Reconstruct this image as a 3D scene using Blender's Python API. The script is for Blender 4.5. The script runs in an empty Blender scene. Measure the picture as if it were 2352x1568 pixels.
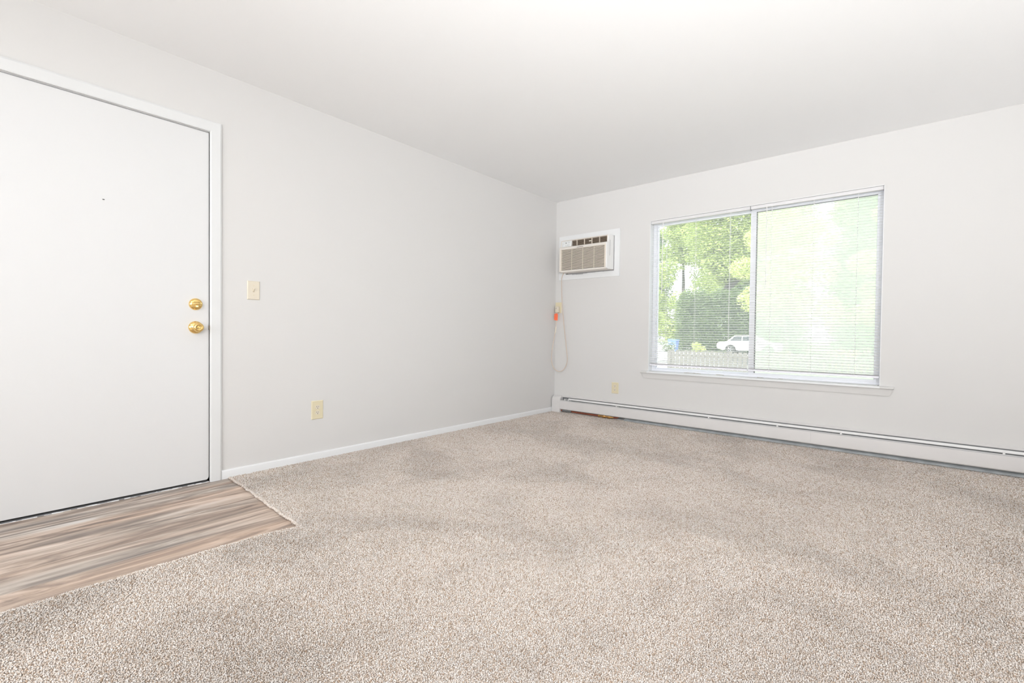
import bpy, bmesh, math, random
import numpy as np
from mathutils import Vector, Matrix
random.seed(7); RNG = np.random.default_rng(7)
scene = bpy.context.scene
COL = scene.collection

# ------------------------------------------------------------------ camera
CAM = Vector((3.163, -4.481, 0.898))
cam = bpy.data.cameras.new('camera'); cam_o = bpy.data.objects.new('camera', cam); COL.objects.link(cam_o)
cam.sensor_width = 36.0; cam.lens = 36.0*1063.11/2352; cam.clip_start = 0.02; cam.clip_end = 400
_r = Vector((0.75997448, 0.64985202, 0.01145191)); _u = Vector((-0.01970847, 0.00542957, 0.99979103)); _f = Vector((-0.64965404, 0.76004136, -0.01693392))
M4 = Matrix((( _r.x, _u.x, -_f.x, CAM.x), (_r.y, _u.y, -_f.y, CAM.y), (_r.z, _u.z, -_f.z, CAM.z), (0, 0, 0, 1)))
cam_o.matrix_world = M4
scene.camera = cam_o

# ------------------------------------------------------------------ world, lights, exposure
world = bpy.data.worlds.new('sky'); scene.world = world; world.use_nodes = True
wn = world.node_tree; bg = wn.nodes['Background']
tc = wn.nodes.new('ShaderNodeTexCoord'); sp = wn.nodes.new('ShaderNodeSeparateXYZ'); cr = wn.nodes.new('ShaderNodeValToRGB')
wn.links.new(tc.outputs['Generated'], sp.inputs[0]); wn.links.new(sp.outputs['Z'], cr.inputs[0]); wn.links.new(cr.outputs[0], bg.inputs[0])
cr.color_ramp.elements[0].position = 0.0; cr.color_ramp.elements[0].color = (0.95, 0.97, 1.0, 1)
cr.color_ramp.elements[1].position = 0.7; cr.color_ramp.elements[1].color = (0.82, 0.90, 1.0, 1)
bg.inputs['Strength'].default_value = 3.0

sun = bpy.data.lights.new('sun', 'SUN'); sun_o = bpy.data.objects.new('sun', sun); COL.objects.link(sun_o)
sun.energy = 13.0; sun.angle = math.radians(0.6); sun.color = (1.0, 0.95, 0.86)
sun_o.rotation_euler = Vector((-0.35, 0.72, -0.95)).to_track_quat('-Z', 'Y').to_euler()

def area(name, loc, direction, sx, sy, power, color=(1, 1, 1)):
    l = bpy.data.lights.new(name, 'AREA'); l.shape = 'RECTANGLE'; l.size = sx; l.size_y = sy; l.energy = power; l.color = color
    o = bpy.data.objects.new(name, l); COL.objects.link(o); o.location = loc
    o.rotation_euler = Vector(direction).to_track_quat('-Z', 'Y').to_euler(); return o
# unseen fill lamps added to even out the room, standing in for bounced flash
FILL_COL = (0.975, 0.99, 1.0)
area('rear_fill', (3.2, -6.9, 1.45), (-0.12, 1, 0.05), 3.0, 1.7, 23, FILL_COL)  # added fill from behind the camera, no window stands here
area('rear_left_fill', (1.5, -6.6, 1.2), (0.0, 1, -0.25), 1.5, 1.0, 38, FILL_COL)  # added fill, no doorway here; lifts the near carpet
area('side_fill', (5.15, -3.6, 1.4), (-1, 0.15, 0), 1.7, 1.4, 3, FILL_COL)  # added fill, the side wall has no window
area('corner_fill', (4.5, -5.8, 1.6), (-0.55, 0.8, 0.12), 1.0, 1.0, 42, FILL_COL).data.spread = 1.6  # added fill aimed at the far corner
area('low_fill', (3.3, -5.6, 0.5), (-0.1, 0.8, 0.75), 0.8, 0.8, 24, FILL_COL).data.spread = 1.4  # added low fill aimed up and forward
area('ceiling_bounce_fill', (4.9, -2.0, 0.4), (-0.3, 0.1, 1), 0.8, 0.8, 18, FILL_COL)  # added uplight that brightens the ceiling
area('rear_overhead_fill', (1.8, -5.4, 2.40), (-0.1, 0.3, -1), 0.4, 0.4, 17, FILL_COL)  # unseen lamp added to brighten the near left floor

vs = scene.view_settings
vs.view_transform = 'Standard'; vs.look = 'None'; vs.exposure = 0.0; vs.gamma = 1.0; vs.use_curve_mapping = False
scene.cycles.use_denoising = True
scene.cycles.max_bounces = 12; scene.cycles.diffuse_bounces = 6; scene.cycles.transparent_max_bounces = 24
scene.cycles.sample_clamp_indirect = 8.0

# ------------------------------------------------------------------ materials
def mat(name, color, rough=0.6, metal=0.0, spec=0.5, noise=None, bump=None, alpha=None, emit=None):
    """noise=(scale, amount): gentle value variation; bump=(scale, strength, distance)"""
    m = bpy.data.materials.new(name); m.use_nodes = True; n = m.node_tree.nodes; L = m.node_tree.links
    b = n['Principled BSDF']; b.inputs['Base Color'].default_value = (*color, 1)
    b.inputs['Roughness'].default_value = rough; b.inputs['Metallic'].default_value = metal
    b.inputs['Specular IOR Level'].default_value = spec
    t = n.new('ShaderNodeTexCoord')
    if noise:
        tx = n.new('ShaderNodeTexNoise'); tx.inputs['Scale'].default_value = noise[0]; tx.inputs['Detail'].default_value = 4
        L.new(t.outputs['Object'], tx.inputs['Vector'])
        mr = n.new('ShaderNodeMapRange'); mr.inputs['To Min'].default_value = 1-noise[1]; mr.inputs['To Max'].default_value = 1+noise[1]*0.4
        L.new(tx.outputs['Fac'], mr.inputs['Value'])
        mx = n.new('ShaderNodeVectorMath'); mx.operation = 'MULTIPLY'; mx.inputs[0].default_value = color
        L.new(mr.outputs[0], mx.inputs[1]); L.new(mx.outputs[0], b.inputs['Base Color'])
    if bump:
        tx = n.new('ShaderNodeTexNoise'); tx.inputs['Scale'].default_value = bump[0]; tx.inputs['Detail'].default_value = 3
        L.new(t.outputs['Object'], tx.inputs['Vector'])
        bp = n.new('ShaderNodeBump'); bp.inputs['Strength'].default_value = bump[1]; bp.inputs['Distance'].default_value = bump[2]
        L.new(tx.outputs['Fac'], bp.inputs['Height']); L.new(bp.outputs[0], b.inputs['Normal'])
    return m
def ramp(n, stops):
    r = n.new('ShaderNodeValToRGB'); e = r.color_ramp.elements
    while len(e) < len(stops): e.new(0.5)
    for k, (p, c) in enumerate(stops): e[k].position = p; e[k].color = (*c, 1)
    return r

m_wall = mat('wall_paint_warm_grey', (0.665, 0.658, 0.65), 0.75, spec=0.25, noise=(1.2, 0.01), bump=(180, 0.05, 0.002))
m_ceil = mat('ceiling_paint', (0.885, 0.89, 0.895), 0.9, spec=0.1, bump=(90, 0.08, 0.002))
m_trim = mat('trim_gloss_white', (0.76, 0.77, 0.78), 0.35, bump=(40, 0.04, 0.001))
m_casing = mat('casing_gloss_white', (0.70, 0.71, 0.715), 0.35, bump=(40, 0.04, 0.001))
m_door = mat('door_paint_white', (0.69, 0.695, 0.70), 0.45, bump=(60, 0.03, 0.001))
m_brass = mat('polished_brass', (0.93, 0.66, 0.26), 0.12, 1.0)
m_ivory = mat('ivory_plastic', (0.69, 0.62, 0.44), 0.4)
m_ivory2 = mat('pale_ivory_plastic', (0.70, 0.64, 0.53), 0.4)
m_black = mat('dark_opening', (0.02, 0.018, 0.016), 0.8)
m_heat = mat('heater_enamel', (0.70, 0.685, 0.68), 0.4, noise=(9, 0.05))
m_heatin = mat('heater_sheet_metal', (0.30, 0.31, 0.32), 0.5, 0.6, noise=(25, 0.5))
m_heatbr = mat('heater_damper_metal', (0.82, 0.82, 0.82), 0.35, 0.2)
m_fin = mat('heater_fins', (0.45, 0.46, 0.47), 0.45, 0.8)
m_copper = mat('aged_copper', (0.50, 0.17, 0.11), 0.35, 0.8, noise=(60, 0.4))
m_brassfit = mat('brass_fitting', (0.72, 0.42, 0.16), 0.3, 0.9, noise=(60, 0.3))
m_ac = mat('air_conditioner_plastic', (0.74, 0.70, 0.65), 0.45)
m_acw = mat('air_conditioner_side_plastic', (0.80, 0.80, 0.79), 0.45)
m_acgr = mat('grille_plastic_beige', (0.76, 0.69, 0.60), 0.5)
m_acdark = mat('grille_cavity_brown', (0.10, 0.075, 0.06), 0.7)
m_louv = mat('louver_brown', (0.38, 0.30, 0.22), 0.5)
m_cord = mat('cord_beige', (0.62, 0.52, 0.44), 0.5)
m_tag = mat('orange_tag', (0.95, 0.18, 0.08), 0.5)
m_blind = mat('blind_slat_white', (0.95, 0.945, 0.95), 0.45)
m_rail = mat('blind_rail_white', (0.86, 0.86, 0.92), 0.4)
m_alu = mat('window_frame_white', (0.85, 0.86, 0.91), 0.4)
m_gasket = mat('window_gasket_grey', (0.32, 0.32, 0.33), 0.6)
m_stain = mat('weathered_caulk', (0.42, 0.36, 0.24), 0.9, noise=(80, 0.6))
m_ext = mat('exterior_siding', (0.6, 0.58, 0.54), 0.8)

def mat_blind():
    m = m_blind; n = m.node_tree.nodes; L = m.node_tree.links; b = n['Principled BSDF']
    tr = n.new('ShaderNodeBsdfTranslucent'); tr.inputs[0].default_value = (0.95, 0.94, 0.95, 1)
    mx = n.new('ShaderNodeMixShader'); mx.inputs[0].default_value = 0.4
    L.new(b.outputs[0], mx.inputs[1]); L.new(tr.outputs[0], mx.inputs[2]); L.new(mx.outputs[0], n['Material Output'].inputs[0])
mat_blind()

def mat_glass(name, haze, haze_col=(0.9, 0.92, 0.95), tint=(0.97, 0.99, 0.98)):
    """thin pane: clear, a little mirror, a translucent haze imitating glare"""
    m = bpy.data.materials.new(name); m.use_nodes = True; n = m.node_tree.nodes; L = m.node_tree.links
    n.remove(n['Principled BSDF']); out = n['Material Output']
    t = n.new('ShaderNodeBsdfTransparent'); t.inputs[0].default_value = (*tint, 1)
    g = n.new('ShaderNodeBsdfGlossy'); g.inputs['Roughness'].default_value = 0.22
    fr = n.new('ShaderNodeFresnel'); fr.inputs[0].default_value = 1.35
    m1 = n.new('ShaderNodeMixShader'); L.new(fr.outputs[0], m1.inputs[0]); L.new(t.outputs[0], m1.inputs[1]); L.new(g.outputs[0], m1.inputs[2])
    tl = n.new('ShaderNodeBsdfTranslucent'); tl.inputs[0].default_value = (*haze_col, 1)
    m2 = n.new('ShaderNodeMixShader'); L.new(m1.outputs[0], m2.inputs[1]); L.new(tl.outputs[0], m2.inputs[2])
    tcn = n.new('ShaderNodeTexCoord'); nz = n.new('ShaderNodeTexNoise'); nz.inputs['Scale'].default_value = 2.2; nz.inputs['Detail'].default_value = 3
    mr = n.new('ShaderNodeMapRange'); mr.inputs['To Min'].default_value = haze*0.75; mr.inputs['To Max'].default_value = haze*1.25
    L.new(tcn.outputs['Object'], nz.inputs['Vector']); L.new(nz.outputs['Fac'], mr.inputs['Value']); L.new(mr.outputs[0], m2.inputs[0])
    L.new(m2.outputs[0], out.inputs[0]); return m
m_glass = mat_glass('window_glass', 0.11)  # haze mixed in to imitate glare over the view outside
m_screen = mat_glass('insect_screen_haze', 0.38, (0.97, 0.97, 0.92))  # stronger haze mixed in for the washed-out right pane

def mat_carpet(name, attr):
    m = bpy.data.materials.new(name); m.use_nodes = True; n = m.node_tree.nodes; L = m.node_tree.links
    b = n['Principled BSDF']; b.inputs['Roughness'].default_value = 0.95; b.inputs['Specular IOR Level'].default_value = 0.1
    t = n.new('ShaderNodeTexCoord')
    if attr:
        a = n.new('ShaderNodeAttribute'); a.attribute_name = 'tuft'; fac = a.outputs['Fac']
    else:
        v = n.new('ShaderNodeTexNoise'); v.inputs['Scale'].default_value = 190; v.inputs['Detail'].default_value = 2
        L.new(t.outputs['Object'], v.inputs['Vector']); fac = v.outputs['Fac']
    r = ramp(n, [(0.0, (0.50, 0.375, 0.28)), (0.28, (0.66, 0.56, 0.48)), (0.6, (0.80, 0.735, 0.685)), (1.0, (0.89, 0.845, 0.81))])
    L.new(fac, r.inputs[0])
    nz = n.new('ShaderNodeTexNoise'); nz.inputs['Scale'].default_value = 1.7; nz.inputs['Detail'].default_value = 5; nz.inputs['Roughness'].default_value = 0.62; nz.inputs['Distortion'].default_value = 0.5
    sh_ = n.new('ShaderNodeVectorMath'); sh_.operation = 'ADD'; sh_.inputs[1].default_value = (5.3, 2.6, 0.0); L.new(t.outputs['Object'], sh_.inputs[0]); L.new(sh_.outputs[0], nz.inputs['Vector'])
    mr = n.new('ShaderNodeMapRange'); mr.inputs['From Min'].default_value = 0.32; mr.inputs['From Max'].default_value = 0.56; mr.inputs['To Min'].default_value = 0.80; mr.inputs['To Max'].default_value = 1.0
    L.new(nz.outputs['Fac'], mr.inputs['Value'])
    mx = n.new('ShaderNodeVectorMath'); mx.operation = 'MULTIPLY'; L.new(r.outputs[0], mx.inputs[0]); L.new(mr.outputs[0], mx.inputs[1])
    L.new(mx.outputs[0], b.inputs['Base Color'])
    if not attr:
        bp = n.new('ShaderNodeBump'); bp.inputs['Strength'].default_value = 0.8; bp.inputs['Distance'].default_value = 0.004
        L.new(fac, bp.inputs['Height']); L.new(bp.outputs[0], b.inputs['Normal'])
    return m
m_pile = mat_carpet('carpet_pile_tufts', True); m_carpet = mat_carpet('carpet_backing', False)

def mat_vinyl():
    m = bpy.data.materials.new('vinyl_plank_grey_brown'); m.use_nodes = True; n = m.node_tree.nodes; L = m.node_tree.links
    b = n['Principled BSDF']; b.inputs['Roughness'].default_value = 0.5; b.inputs['Specular IOR Level'].default_value = 0.35
    t = n.new('ShaderNodeTexCoord'); s = n.new('ShaderNodeSeparateXYZ'); L.new(t.outputs['Object'], s.inputs[0])
    def MATH(op, a, bb=None):
        q = n.new('ShaderNodeMath'); q.operation = op
        for k, v in enumerate((a, bb)):
            if v is None: continue
            if isinstance(v, (int, float)): q.inputs[k].default_value = v
            else: L.new(v, q.inputs[k])
        return q.outputs[0]
    pl = MATH('FLOOR', MATH('DIVIDE', MATH('ADD', s.outputs['X'], 0.05), 0.178))      # plank number across
    off = MATH('MULTIPLY', pl, 3.7)
    cx = n.new('ShaderNodeCombineXYZ'); L.new(MATH('MULTIPLY', s.outputs['X'], 13.0), cx.inputs[0]); L.new(MATH('ADD', MATH('MULTIPLY', s.outputs['Y'], 1.45), off), cx.inputs[1]); L.new(off, cx.inputs[2])
    nz = n.new('ShaderNodeTexNoise'); nz.inputs['Scale'].default_value = 1.0; nz.inputs['Detail'].default_value = 6; nz.inputs['Roughness'].default_value = 0.62; nz.inputs['Distortion'].default_value = 1.3
    L.new(cx.outputs[0], nz.inputs['Vector'])
    r = ramp(n, [(0.30, (0.14, 0.12, 0.11)), (0.42, (0.27, 0.225, 0.195)), (0.52, (0.42, 0.35, 0.29)), (0.62, (0.58, 0.51, 0.445)), (0.76, (0.70, 0.68, 0.65))])
    L.new(nz.outputs['Fac'], r.inputs[0])
    # fine grain
    cy = n.new('ShaderNodeCombineXYZ'); L.new(MATH('MULTIPLY', s.outputs['X'], 160.0), cy.inputs[0]); L.new(MATH('MULTIPLY', s.outputs['Y'], 9.0), cy.inputs[1])
    n2 = n.new('ShaderNodeTexNoise'); n2.inputs['Scale'].default_value = 1.0; n2.inputs['Detail'].default_value = 4; L.new(cy.outputs[0], n2.inputs['Vector'])
    g = n.new('ShaderNodeMapRange'); g.inputs['To Min'].default_value = 0.86; g.inputs['To Max'].default_value = 1.12; L.new(n2.outputs['Fac'], g.inputs['Value'])
    # warm patches
    n3 = n.new('ShaderNodeTexNoise'); n3.inputs['Scale'].default_value = 0.5; L.new(cx.outputs[0], n3.inputs['Vector'])
    hue = ramp(n, [(0.38, (0.97, 1.0, 1.04)), (0.66, (1.10, 0.97, 0.90))]); L.new(n3.outputs['Fac'], hue.inputs[0])
    seam = MATH('FRACT', MATH('DIVIDE', MATH('ADD', s.outputs['X'], 0.05), 0.178))
    sm = n.new('ShaderNodeMapRange'); L.new(MATH('ABSOLUTE', MATH('SUBTRACT', seam, 0.5)), sm.inputs['Value'])
    sm.inputs['From Min'].default_value = 0.488; sm.inputs['From Max'].default_value = 0.5; sm.inputs['To Min'].default_value = 1.0; sm.inputs['To Max'].default_value = 0.55
    v1 = n.new('ShaderNodeVectorMath'); v1.operation = 'MULTIPLY'; L.new(r.outputs[0], v1.inputs[0]); L.new(g.outputs[0], v1.inputs[1])
    v2 = n.new('ShaderNodeVectorMath'); v2.operation = 'MULTIPLY'; L.new(v1.outputs[0], v2.inputs[0]); L.new(hue.outputs[0], v2.inputs[1])
    v3 = n.new('ShaderNodeVectorMath'); v3.operation = 'MULTIPLY'; L.new(v2.outputs[0], v3.inputs[0]); L.new(sm.outputs[0], v3.inputs[1])
    L.new(v3.outputs[0], b.inputs['Base Color']); return m
m_vinyl = mat_vinyl()

# ------------------------------------------------------------------ mesh helpers
class MB:
    def __init__(s): s.bm = bmesh.new()
    def box(s, x0, x1, y0, y1, z0, z1):
        v = [s.bm.verts.new(p) for p in ((x0,y0,z0),(x1,y0,z0),(x1,y1,z0),(x0,y1,z0),(x0,y0,z1),(x1,y0,z1),(x1,y1,z1),(x0,y1,z1))]
        for f in ((0,3,2,1),(4,5,6,7),(0,1,5,4),(1,2,6,5),(2,3,7,6),(3,0,4,7)): s.bm.faces.new([v[i] for i in f])
        return s
    def prism(s, pts, axis, a, b):
        """closed polygon pts (2-D) swept along an axis: x -> pts are (y,z); y -> (x,z); z -> (x,y)"""
        def P(p, t): return (t, p[0], p[1]) if axis == 'x' else ((p[0], t, p[1]) if axis == 'y' else (p[0], p[1], t))
        A = [s.bm.verts.new(P(p, a)) for p in pts]; B = [s.bm.verts.new(P(p, b)) for p in pts]; k = len(pts)
        s.bm.faces.new(A[::-1]); s.bm.faces.new(B)
        for i in range(k): s.bm.faces.new((A[i], A[(i+1) % k], B[(i+1) % k], B[i]))
        return s
    def lathe(s, prof, origin, axis, seg=32):
        """prof = [(r, h)] turned about axis ('x','y','z' or a vector) from origin"""
        ax = {'x': Vector((1,0,0)), 'y': Vector((0,1,0)), 'z': Vector((0,0,1))}[axis] if isinstance(axis, str) else axis.normalized()
        o = Vector(origin); u = ax.orthogonal().normalized(); w = ax.cross(u); rings = []
        for r, h in prof:
            if r < 1e-6: rings.append([s.bm.verts.new(o+ax*h)]); continue
            rings.append([s.bm.verts.new(o+ax*h+(u*math.cos(2*math.pi*i/seg)+w*math.sin(2*math.pi*i/seg))*r) for i in range(seg)])
        for A, B in zip(rings, rings[1:]):
            for i in range(seg):
                j = (i+1) % seg
                if len(A) == 1 and len(B) == 1: continue
                if len(A) == 1: s.bm.faces.new((A[0], B[i], B[j]))
                elif len(B) == 1: s.bm.faces.new((A[i], A[j], B[0]))
                else: s.bm.faces.new((A[i], A[j], B[j], B[i]))
        for R, rev in ((rings[0], True), (rings[-1], False)):
            if len(R) > 1: s.bm.faces.new(R[::-1] if rev else R)
        return s
    def tube(s, pts, r, seg=10):
        pts = [Vector(p) for p in pts]; rings = []; prev = None
        for i, p in enumerate(pts):
            d = (pts[min(i+1, len(pts)-1)]-pts[max(i-1, 0)]).normalized()
            u = d.orthogonal().normalized() if prev is None else (prev-d*prev.dot(d)).normalized(); prev = u; w = d.cross(u)
            rr = r[i] if isinstance(r, (list, tuple)) else r
            rings.append([s.bm.verts.new(p+(u*math.cos(2*math.pi*k/seg)+w*math.sin(2*math.pi*k/seg))*rr) for k in range(seg)])
        for A, B in zip(rings, rings[1:]):
            for i in range(seg): s.bm.faces.new((A[i], A[(i+1) % seg], B[(i+1) % seg], B[i]))
        s.bm.faces.new(rings[0][::-1]); s.bm.faces.new(rings[-1]); return s
    def ellipsoid(s, c, rx, ry, rz, seg=20, rings=12):
        r = bmesh.ops.create_uvsphere(s.bm, u_segments=seg, v_segments=rings, radius=1.0)
        for v in r['verts']: v.co = Vector((c[0]+v.co.x*rx, c[1]+v.co.y*ry, c[2]+v.co.z*rz))
        return s
    def build(s, name, m, parent=None, bevel=0, seg=2, smooth=True, angle=35):
        bmesh.ops.recalc_face_normals(s.bm, faces=s.bm.faces)
        me = bpy.data.meshes.new(name); s.bm.to_mesh(me); s.bm.free()
        o = bpy.data.objects.new(name, me); COL.objects.link(o); me.materials.append(m)
        if smooth:
            me.polygons.foreach_set('use_smooth', [True]*len(me.polygons)); me.set_sharp_from_angle(angle=math.radians(angle))
        if bevel:
            b = o.modifiers.new('bevel', 'BEVEL'); b.width = bevel; b.segments = seg; b.limit_method = 'ANGLE'; b.angle_limit = math.radians(40)
        if parent is not None:
            o.parent = parent; o.matrix_parent_inverse = Matrix.Translation(-parent.location)
        return o
def empty(name, loc=(0, 0, 0)):
    o = bpy.data.objects.new(name, None); COL.objects.link(o); o.location = loc; o.empty_display_size = 0.1; return o
def tag(o, label=None, cat=None, group=None, kind=None):
    for k, v in (('label', label), ('category', cat), ('group', group), ('kind', kind)):
        if v: o[k] = v
    return o
def smooth_path(pts, n=8):
    P = [Vector(p) for p in pts]; P = [P[0]*2-P[1]]+P+[P[-1]*2-P[-2]]; out = []
    for i in range(1, len(P)-2):
        for k in range(n):
            t = k/n; a, b, c, d = P[i-1], P[i], P[i+1], P[i+2]
            out.append(0.5*((2*b)+(c-a)*t+(2*a-5*b+4*c-d)*t*t+(3*b-a-3*c+d)*t**3))
    out.append(P[-2]); return out

RX, RY, HC = 5.2, -7.2, 2.44           # room: x 0..RX, y RY..0
WX0, WX1, WZ0, WZ1 = 1.158, 3.010, 0.533, 2.053   # window opening
DY0, DY1, DZ = -4.478, -3.554, 2.069   # door opening
# ------------------------------------------------------------------ room shell
def struct(o, label, cat): return tag(o, label, cat, kind='structure')
w = MB(); T = 0.16
def with_hole(mb, horiz, lo, hi, h0, h1, z0, z1, box):
    box(mb, lo, h0, 0, HC+.0); box(mb, h1, hi, 0, HC); box(mb, h0, h1, z1, HC)
    if z0 > 0: box(mb, h0, h1, 0, z0)
AX0, AX1, AZ0, AZ1 = 0.142, 0.768, 1.582, 1.962   # sleeve hole of the air conditioner
FL = -0.02
# back wall (y 0..T) with two openings
for (a, b, c, d) in ((-T, AX0, FL, HC), (AX0, AX1, FL, AZ0), (AX0, AX1, AZ1, HC), (AX1, WX0, FL, HC), (WX0, WX1, FL, WZ0), (WX0, WX1, WZ1, HC), (WX1, RX+T, FL, HC)):
    w.box(a, b, 0.0, T, c, d)
struct(w.build('wall_back', m_wall, smooth=False), 'warm grey painted wall with the wide window and air conditioner', 'wall')
w = MB()
for (a, b, c, d) in ((RY, DY0, FL, HC), (DY0, DY1, DZ, HC), (DY1, 0.0, FL, HC)): w.box(-T, 0.0, a, b, c, d)
struct(w.build('wall_left', m_wall, smooth=False), 'warm grey painted wall with the white entry door', 'wall')
struct(MB().box(RX, RX+T, RY, 0, FL, HC).build('wall_right', m_wall, smooth=False), 'warm grey side wall right of the window', 'wall')
struct(MB().box(-T, RX+T, RY-T, RY, FL, HC).build('wall_front', m_wall, smooth=False), 'warm grey wall behind the camera', 'wall')
struct(MB().box(-T, RX+T, RY-T, T, HC, HC+0.2).build('ceiling', m_ceil, smooth=False), 'flat white painted ceiling', 'ceiling')
struct(MB().box(-T, RX+T, RY-T, T, -0.2, FL).build('floor', m_ext, smooth=False), 'subfloor under the carpet and vinyl', 'floor')
VZ = -0.010
struct(MB().box(-0.05, 1.12, RY, -3.42, FL, VZ).build('vinyl_floor', m_vinyl, smooth=False), 'grey brown wood look vinyl plank floor in front of the entry door', 'floor')

struct(MB().box(-T-0.05, -T, DY0-0.1, DY1+0.1, -0.2, HC).build('door_light_blocker', m_black, smooth=False), 'dark panel added behind the closed entry door to block light', 'wall')  # unseen panel added to stop light leaking under the door
# baseboard on the left wall, right of the door
bb = [(0, FL), (0.012, FL), (0.012, 0.036), (0.0105, 0.041), (0.007, 0.0445), (0, 0.045)]
struct(MB().prism(bb, 'y', -3.4934, 0.0).build('baseboard_left', m_trim), 'low white baseboard along the left wall', 'baseboard')
struct(MB().prism(bb, 'y', RY, DY0-0.061).build('baseboard_left_rear', m_trim), 'low white baseboard left of the entry door', 'baseboard')

# ------------------------------------------------------------------ carpet
edge = []                               # outline of the carpet (x, y)
def wob(t, a=0.0025): return a*(math.sin(t*37.0)+0.6*math.sin(t*91.0+1.3)+0.5*math.sin(t*211.0))
n1 = 110
e1 = []                                 # side edge, from the left wall to the tip
for k in range(n1+1):
    t = k/n1; e1.append((0.012+t*(1.047-0.012), -3.457-0.038*t+wob(t)+0.004*math.sin(t*6)))
e2 = []                                 # front edge, from the tip towards the rear wall
n2 = 260
for k in range(1, n2+1):
    t = k/n2; y = -3.495+t*(RY+3.495)
    e2.append((1.003+0.044*math.exp(-t*38)+wob(t*3.1, 0.0022), y))
outline = [(0.012, -0.002)]+e1+e2+[(RX, RY), (RX, -0.002)]
cb = MB(); cb.prism(outline, 'z', FL+0.001, -0.0058)
carpet = cb.build('carpet', m_carpet, smooth=False)
tag(carpet, 'beige flecked cut pile carpet covering the room floor', 'carpet', kind='stuff')

def make_pile():
    c = np.array(CAM); pts = []; E2 = np.array(e2); E1 = np.array(e1)
    def field(pitch, dmin, dmax):
        xs = np.arange(0.016, RX-0.01, pitch); ys = np.arange(-6.0, -0.012, pitch)
        X, Y = np.meshgrid(xs, ys); X = X.ravel(); Y = Y.ravel()
        X = X+RNG.uniform(-.42, .42, X.size)*pitch; Y = Y+RNG.uniform(-.42, .42, Y.size)*pitch
        d = np.hypot(X-c[0], Y-c[1])
        # in front of the camera with a margin, nothing far behind it
        fwd = (X-c[0])*(-0.65)+(Y-c[1])*0.76
        side = np.abs((X-c[0])*0.76+(Y-c[1])*0.65)
        keep = (d >= dmin) & (d < dmax) & (fwd > 0.35) & (side < fwd*1.35+0.6)
        ye = np.interp(X, E1[:, 0], E1[:, 1], right=-99); xe = np.interp(-Y, -E2[:, 1], E2[:, 0], left=1.047)
        inside = np.where(Y > -3.495, (X > 1.047) | (Y > ye), X > xe)
        keep &= inside & (X > 0.014) & (Y < -0.004)
        X, Y = X[keep], Y[keep]; return X, Y, np.full(X.size, pitch)
    F = [field(0.0043, 0, 1.9), field(0.0050, 1.9, 2.8), field(0.0060, 2.8, 3.9), field(0.0072, 3.9, 9)]
    # a dense ragged fringe along the cut edges
    ex = []
    for E in (E1, E2):
        i = RNG.uniform(0, len(E)-1, 5200 if E is E1 else 9000); a = i.astype(int); f = (i-a)[:, None]; p = E[a]*(1-f)+E[a+1]*f
        p = p[(np.hypot(p[:, 0]-c[0], p[:, 1]-c[1]) < 4.6)]; ex.append(p+RNG.normal(0, 0.0028, p.shape)+np.array([0.003, 0.002]))
    ex = np.vstack(ex); F.append((ex[:, 0], ex[:, 1], np.full(len(ex), 0.0046)))
    X = np.concatenate([f[0] for f in F]); Y = np.concatenate([f[1] for f in F]); P = np.concatenate([f[2] for f in F]); N = X.size
    # lean of the pile changes slowly over the floor (vacuum and foot marks)
    def lf(x, y, s):
        v = np.zeros_like(x)
        for k in range(7):
            a = s[k % len(s)]*(1+0.37*k); th = 1.3*k+0.4
            v += np.sin(a*(x*math.cos(th)+y*math.sin(th))+k*2.1+1.2*np.sin(a*0.6*(y*math.cos(th)-x*math.sin(th))+k))/(1+0.35*k)
        return v/3
    l1 = lf(X, Y, [2.1, 3.3, 1.7]); l2 = lf(X+9, Y-4, [1.9, 2.9, 3.7])
    R = P*RNG.uniform(.54, .72, N); H = RNG.normal(-0.0006, 0.0011, N)+0.0008*l1
    lean = np.stack([0.0022*l1, 0.0022*l2], 1)+RNG.normal(0, 0.0011, (N, 2))*(P[:, None]/0.0046)
    a0 = RNG.uniform(0, 2*np.pi, N); tw = a0+0.9
    V = np.empty((N, 7, 3), np.float32)
    for k in range(3):
        th = a0+k*2.0944; V[:, k, 0] = X+R*1.05*np.cos(th); V[:, k, 1] = Y+R*1.05*np.sin(th); V[:, k, 2] = -0.0070
        th = tw+k*2.0944; V[:, 3+k, 0] = X+lean[:, 0]*.7+R*.95*np.cos(th); V[:, 3+k, 1] = Y+lean[:, 1]*.7+R*.95*np.sin(th); V[:, 3+k, 2] = H-0.0017
    V[:, 6, 0] = X+lean[:, 0]; V[:, 6, 1] = Y+lean[:, 1]; V[:, 6, 2] = H
    tri = np.array([[0,1,4],[0,4,3],[1,2,5],[1,5,4],[2,0,3],[2,3,5],[3,4,6],[4,5,6],[5,3,6]], np.int32)
    F_ = (tri[None]+(np.arange(N, dtype=np.int32)*7)[:, None, None]).reshape(-1)
    nf = N*9; me = bpy.data.meshes.new('carpet_pile'); me.vertices.add(N*7); me.vertices.foreach_set('co', V.reshape(-1))
    me.loops.add(nf*3); me.loops.foreach_set('vertex_index', F_); me.polygons.add(nf)
    me.polygons.foreach_set('loop_start', np.arange(0, nf*3, 3, dtype=np.int32))
    me.update(calc_edges=True); me.polygons.foreach_set('use_smooth', np.ones(nf, bool))
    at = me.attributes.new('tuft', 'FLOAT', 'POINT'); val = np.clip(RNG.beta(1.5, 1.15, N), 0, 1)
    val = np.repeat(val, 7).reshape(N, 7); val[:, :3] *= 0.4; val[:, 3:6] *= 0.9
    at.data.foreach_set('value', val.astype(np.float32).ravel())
    o = bpy.data.objects.new('carpet_pile', me); COL.objects.link(o); me.materials.append(m_pile); o.parent = carpet; o['kind'] = 'stuff'
    print('tufts', N); return o
make_pile()

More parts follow.
